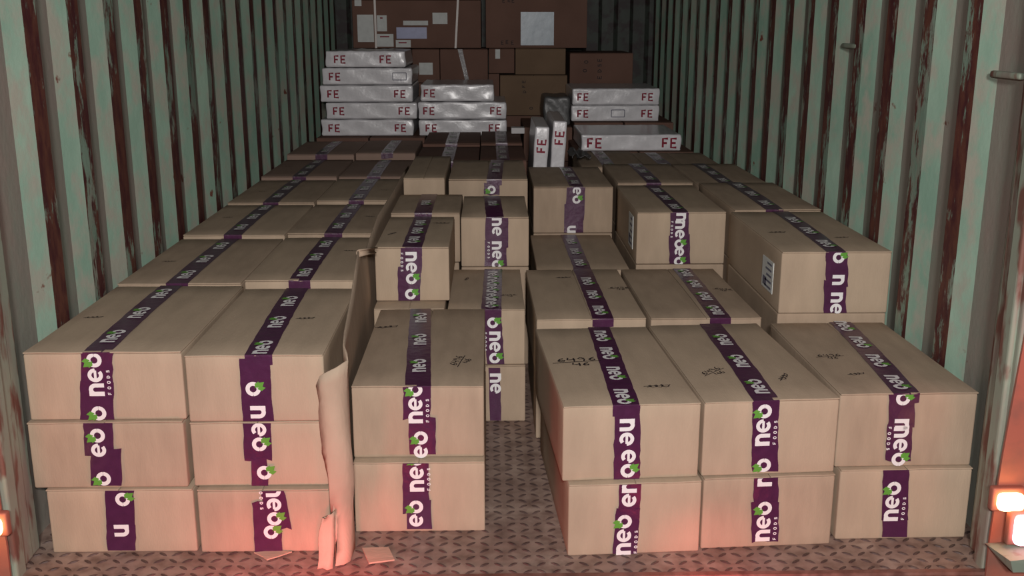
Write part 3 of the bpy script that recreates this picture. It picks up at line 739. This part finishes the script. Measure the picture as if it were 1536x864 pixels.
for (u, v, g) in ((882, 95, 'O'), (880, 108, 'O'), (902, 92, 'E'), (902, 100, 'S'), (902, 108, 'D'), (902, 118, 'E')):
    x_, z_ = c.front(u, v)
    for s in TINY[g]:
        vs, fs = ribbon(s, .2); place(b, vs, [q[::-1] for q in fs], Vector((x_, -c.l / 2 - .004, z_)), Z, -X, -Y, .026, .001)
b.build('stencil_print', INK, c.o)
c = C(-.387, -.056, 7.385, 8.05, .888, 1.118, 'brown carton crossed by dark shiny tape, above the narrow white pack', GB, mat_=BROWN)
(xa, za), (xb, zb) = c.front(690, 80), c.front(701, 120)
b = MB(); y = -c.l / 2 - .005; b.add([(xa - .016, y, c.h - .002), (xa + .016, y, c.h - .002), (xb + .014, y, .01), (xb - .014, y, .01), (xa - .016, y + .004, c.h - .002), (xa + .016, y + .004, c.h - .002), (xb + .014, y + .004, .01), (xb - .014, y + .004, .01)],
    [(0, 3, 2, 1), (0, 1, 5, 4), (2, 3, 7, 6), (1, 2, 6, 5), (3, 0, 4, 7)]); b.build('packing_tape', BTAPE, c.o)
c = C(-.580, -.391, 7.385, 8.05, .889, 1.118, 'brown carton with a small pale square label, beside the tall left tile pile', GB, mat_=BROWN)
p_ = patch(c, 'paper_label', 629, 649, 94, 112, PAPER, c.o); p_['label'] = 'pale square label'
c = C(.505, .72, 7.30, 7.37, .60, .86, 'flat pack in dull grey film standing behind the right rear white packs', GB, mat_=FILM, flaps=False, name='wrapped_pack', cat='pack') if False else None
for (xa, xb, ya, za, zb, lb) in ((.30, .47, 6.72, .655, .835, 'dull grey film covered pack left of the right rear white packs'),):
    o = empty('wrapped_pack', ((xa + xb) / 2, ya + .2, za)); tag(o, lb, 'pack')
    b = MB(); b.rbox((-(xb - xa) / 2, -.2, 0), ((xb - xa) / 2, .2, zb - za), .015, 8, lambda p, nn, hh: nn * .003 * sin(p.x * 60 + p.z * 50)); b.build('film_wrap', FILM, o, True)
    b = MB(); b.box((-(xb - xa) / 2 + .02, -.19, -.0), ((xb - xa) / 2 - .02, .19, .004)); b.build('base_board', BROWN, o)

# ================================================================== LAMPS BY THE POSTS
def marker(name, loc, w_, h_, lens, label):
    o = empty(name, loc); tag(o, label, 'lamp')
    b = MB(); b.rbox((-w_ / 2 - .008, .0, -h_ / 2 - .008), (w_ / 2 + .008, .022, h_ / 2 + .008), .006, 3); b.build('housing', REDM, o, True)
    b = MB(); b.rbox((-w_ / 2, -.026, -h_ / 2), (w_ / 2, .004, h_ / 2), .014, 4); b.build('lens', lens, o, True)
    return o
marker('marker_lamp', (1.170, 2.220, .205), .062, .044, AMBER, 'glowing amber marker lamp on the red outer face of the right post')
light('marker_glow', 'POINT', (1.165, 2.15, .205), .35, (1.0, .42, .15), .03)
marker('marker_lamp', (-1.197, 2.220, .165), .05, .044, AMBER, 'glowing amber marker lamp at the foot of the left post')
light('marker_glow', 'POINT', (-1.19, 2.15, .165), .25, (1.0, .45, .1), .03)
o = marker('tail_lamp', (1.196, 2.195, .145), .045, .075, REDLENS, 'pinkish white glowing tail lamp below the amber marker lamp, cut by the picture edge')

b = MB(); b.add([(1.155, 2.15, .085), (1.30, 2.15, .10), (1.30, 2.235, .10), (1.135, 2.235, .085), (1.17, 2.16, .05), (1.30, 2.16, .05), (1.30, 2.235, .05), (1.165, 2.235, .05)],
    [(0, 1, 2, 3), (7, 6, 5, 4), (0, 4, 5, 1), (1, 5, 6, 2), (2, 6, 7, 3), (3, 7, 4, 0)])
tag(b.build('trim_7', POSTM), kind='structure')

# ================================================================== CARTONS HIDDEN INSIDE THE BLOCKS
HL = 'plain kraft carton buried inside the stacks, holding up the cartons seen on top'; HG = 'buried cartons that carry the visible ones'
hid = MB(); hid.rbox((-.5, -.5, 0), (.5, .5, 1), .004, 1); HM = None
def buried(x0, x1, y0, y1, zt, n):
    ya = y0
    for k in range(n):
        za, zb = zt * k / n + (.001 if k else 0), zt * (k + 1) / n - .001
        b = MB(); w2, l2 = (x1 - x0) / 2, (y1 - y0) / 2; b.rbox((-w2, -l2, 0), (w2, l2, zb - za), .005, 1)
        o = b.build('carton', BROWN if ya > 5.8 else KRAFT2, smooth=False, loc=((x0 + x1) / 2, (y0 + y1) / 2, za)); tag(o, HL, 'carton', HG)  # rear ones: shade put into the colour as darker brown card
for (ya, yb, z1, z2) in rows:
    buried(-1.172, -.800, ya, yb, z1 - .178, 2); buried(-.792, -.460, ya + .01, yb - .005, z2 - .178, 2)
buried(-1.12, -.80, 6.50, 7.2, .602, 3); buried(-.79, -.45, 6.50, 7.2, .602, 3); buried(-.42, .10, 6.52, 7.2, .602, 3)
buried(-.424, -.194, 3.262, 3.90, .199, 1); buried(-.155, .102, 3.86, 4.36, .391, 2); buried(-.424, -.165, 3.925, 4.37, .394, 2)
buried(-.412, -.237, 4.395, 5.14, .469, 2); buried(-.225, .120, 4.50, 5.16, .439, 2)
for xa, xb, za, zb in ((-.42, -.10, .421, .435), (-.095, .138, .427, .439)): buried(xa, xb, 5.18, 5.83, za, 2); buried(xa, xb, 5.85, 6.50, zb, 2)
buried(.098, .438, 3.11, 3.76, .204, 1); buried(.46, .79, 3.12, 3.77, .204, 1); buried(.845, 1.183, 3.085, 3.775, .419, 2)
buried(.130, .480, 3.79, 4.455, .199, 1); buried(.512, .850, 3.867, 4.545, .396, 2); buried(.145, .492, 4.485, 5.14, .396, 2)
buried(.862, 1.185, 3.79, 4.47, .424, 2); buried(.865, 1.183, 4.49, 5.20, .410, 2); buried(.520, .855, 4.56, 5.20, .410, 2)
buried(.420, .745, 5.22, 5.88, .392, 2); buried(.755, 1.150, 5.22, 5.88, .384, 2)
buried(.165, .400, 5.22, 5.88, .19, 1); buried(.45, .80, 5.92, 6.58, .58, 3); buried(.81, 1.12, 5.92, 6.58, .58, 3)
buried(.49, .80, 6.62, 7.3, .682, 3); buried(.81, 1.12, 6.62, 7.3, .682, 3); buried(.17, .478, 6.62, 7.3, .653, 3)
buried(-.98, -.60, 7.38, 8.1, 1.122, 5); buried(-.575, -.06, 7.39, 8.05, .886, 4); buried(.03, .49, 7.39, 8.05, .660, 3); buried(.515, .955, 7.39, 8.05, .867, 4)
buried(-.052, .024, 7.39, 8.05, .95, 4)
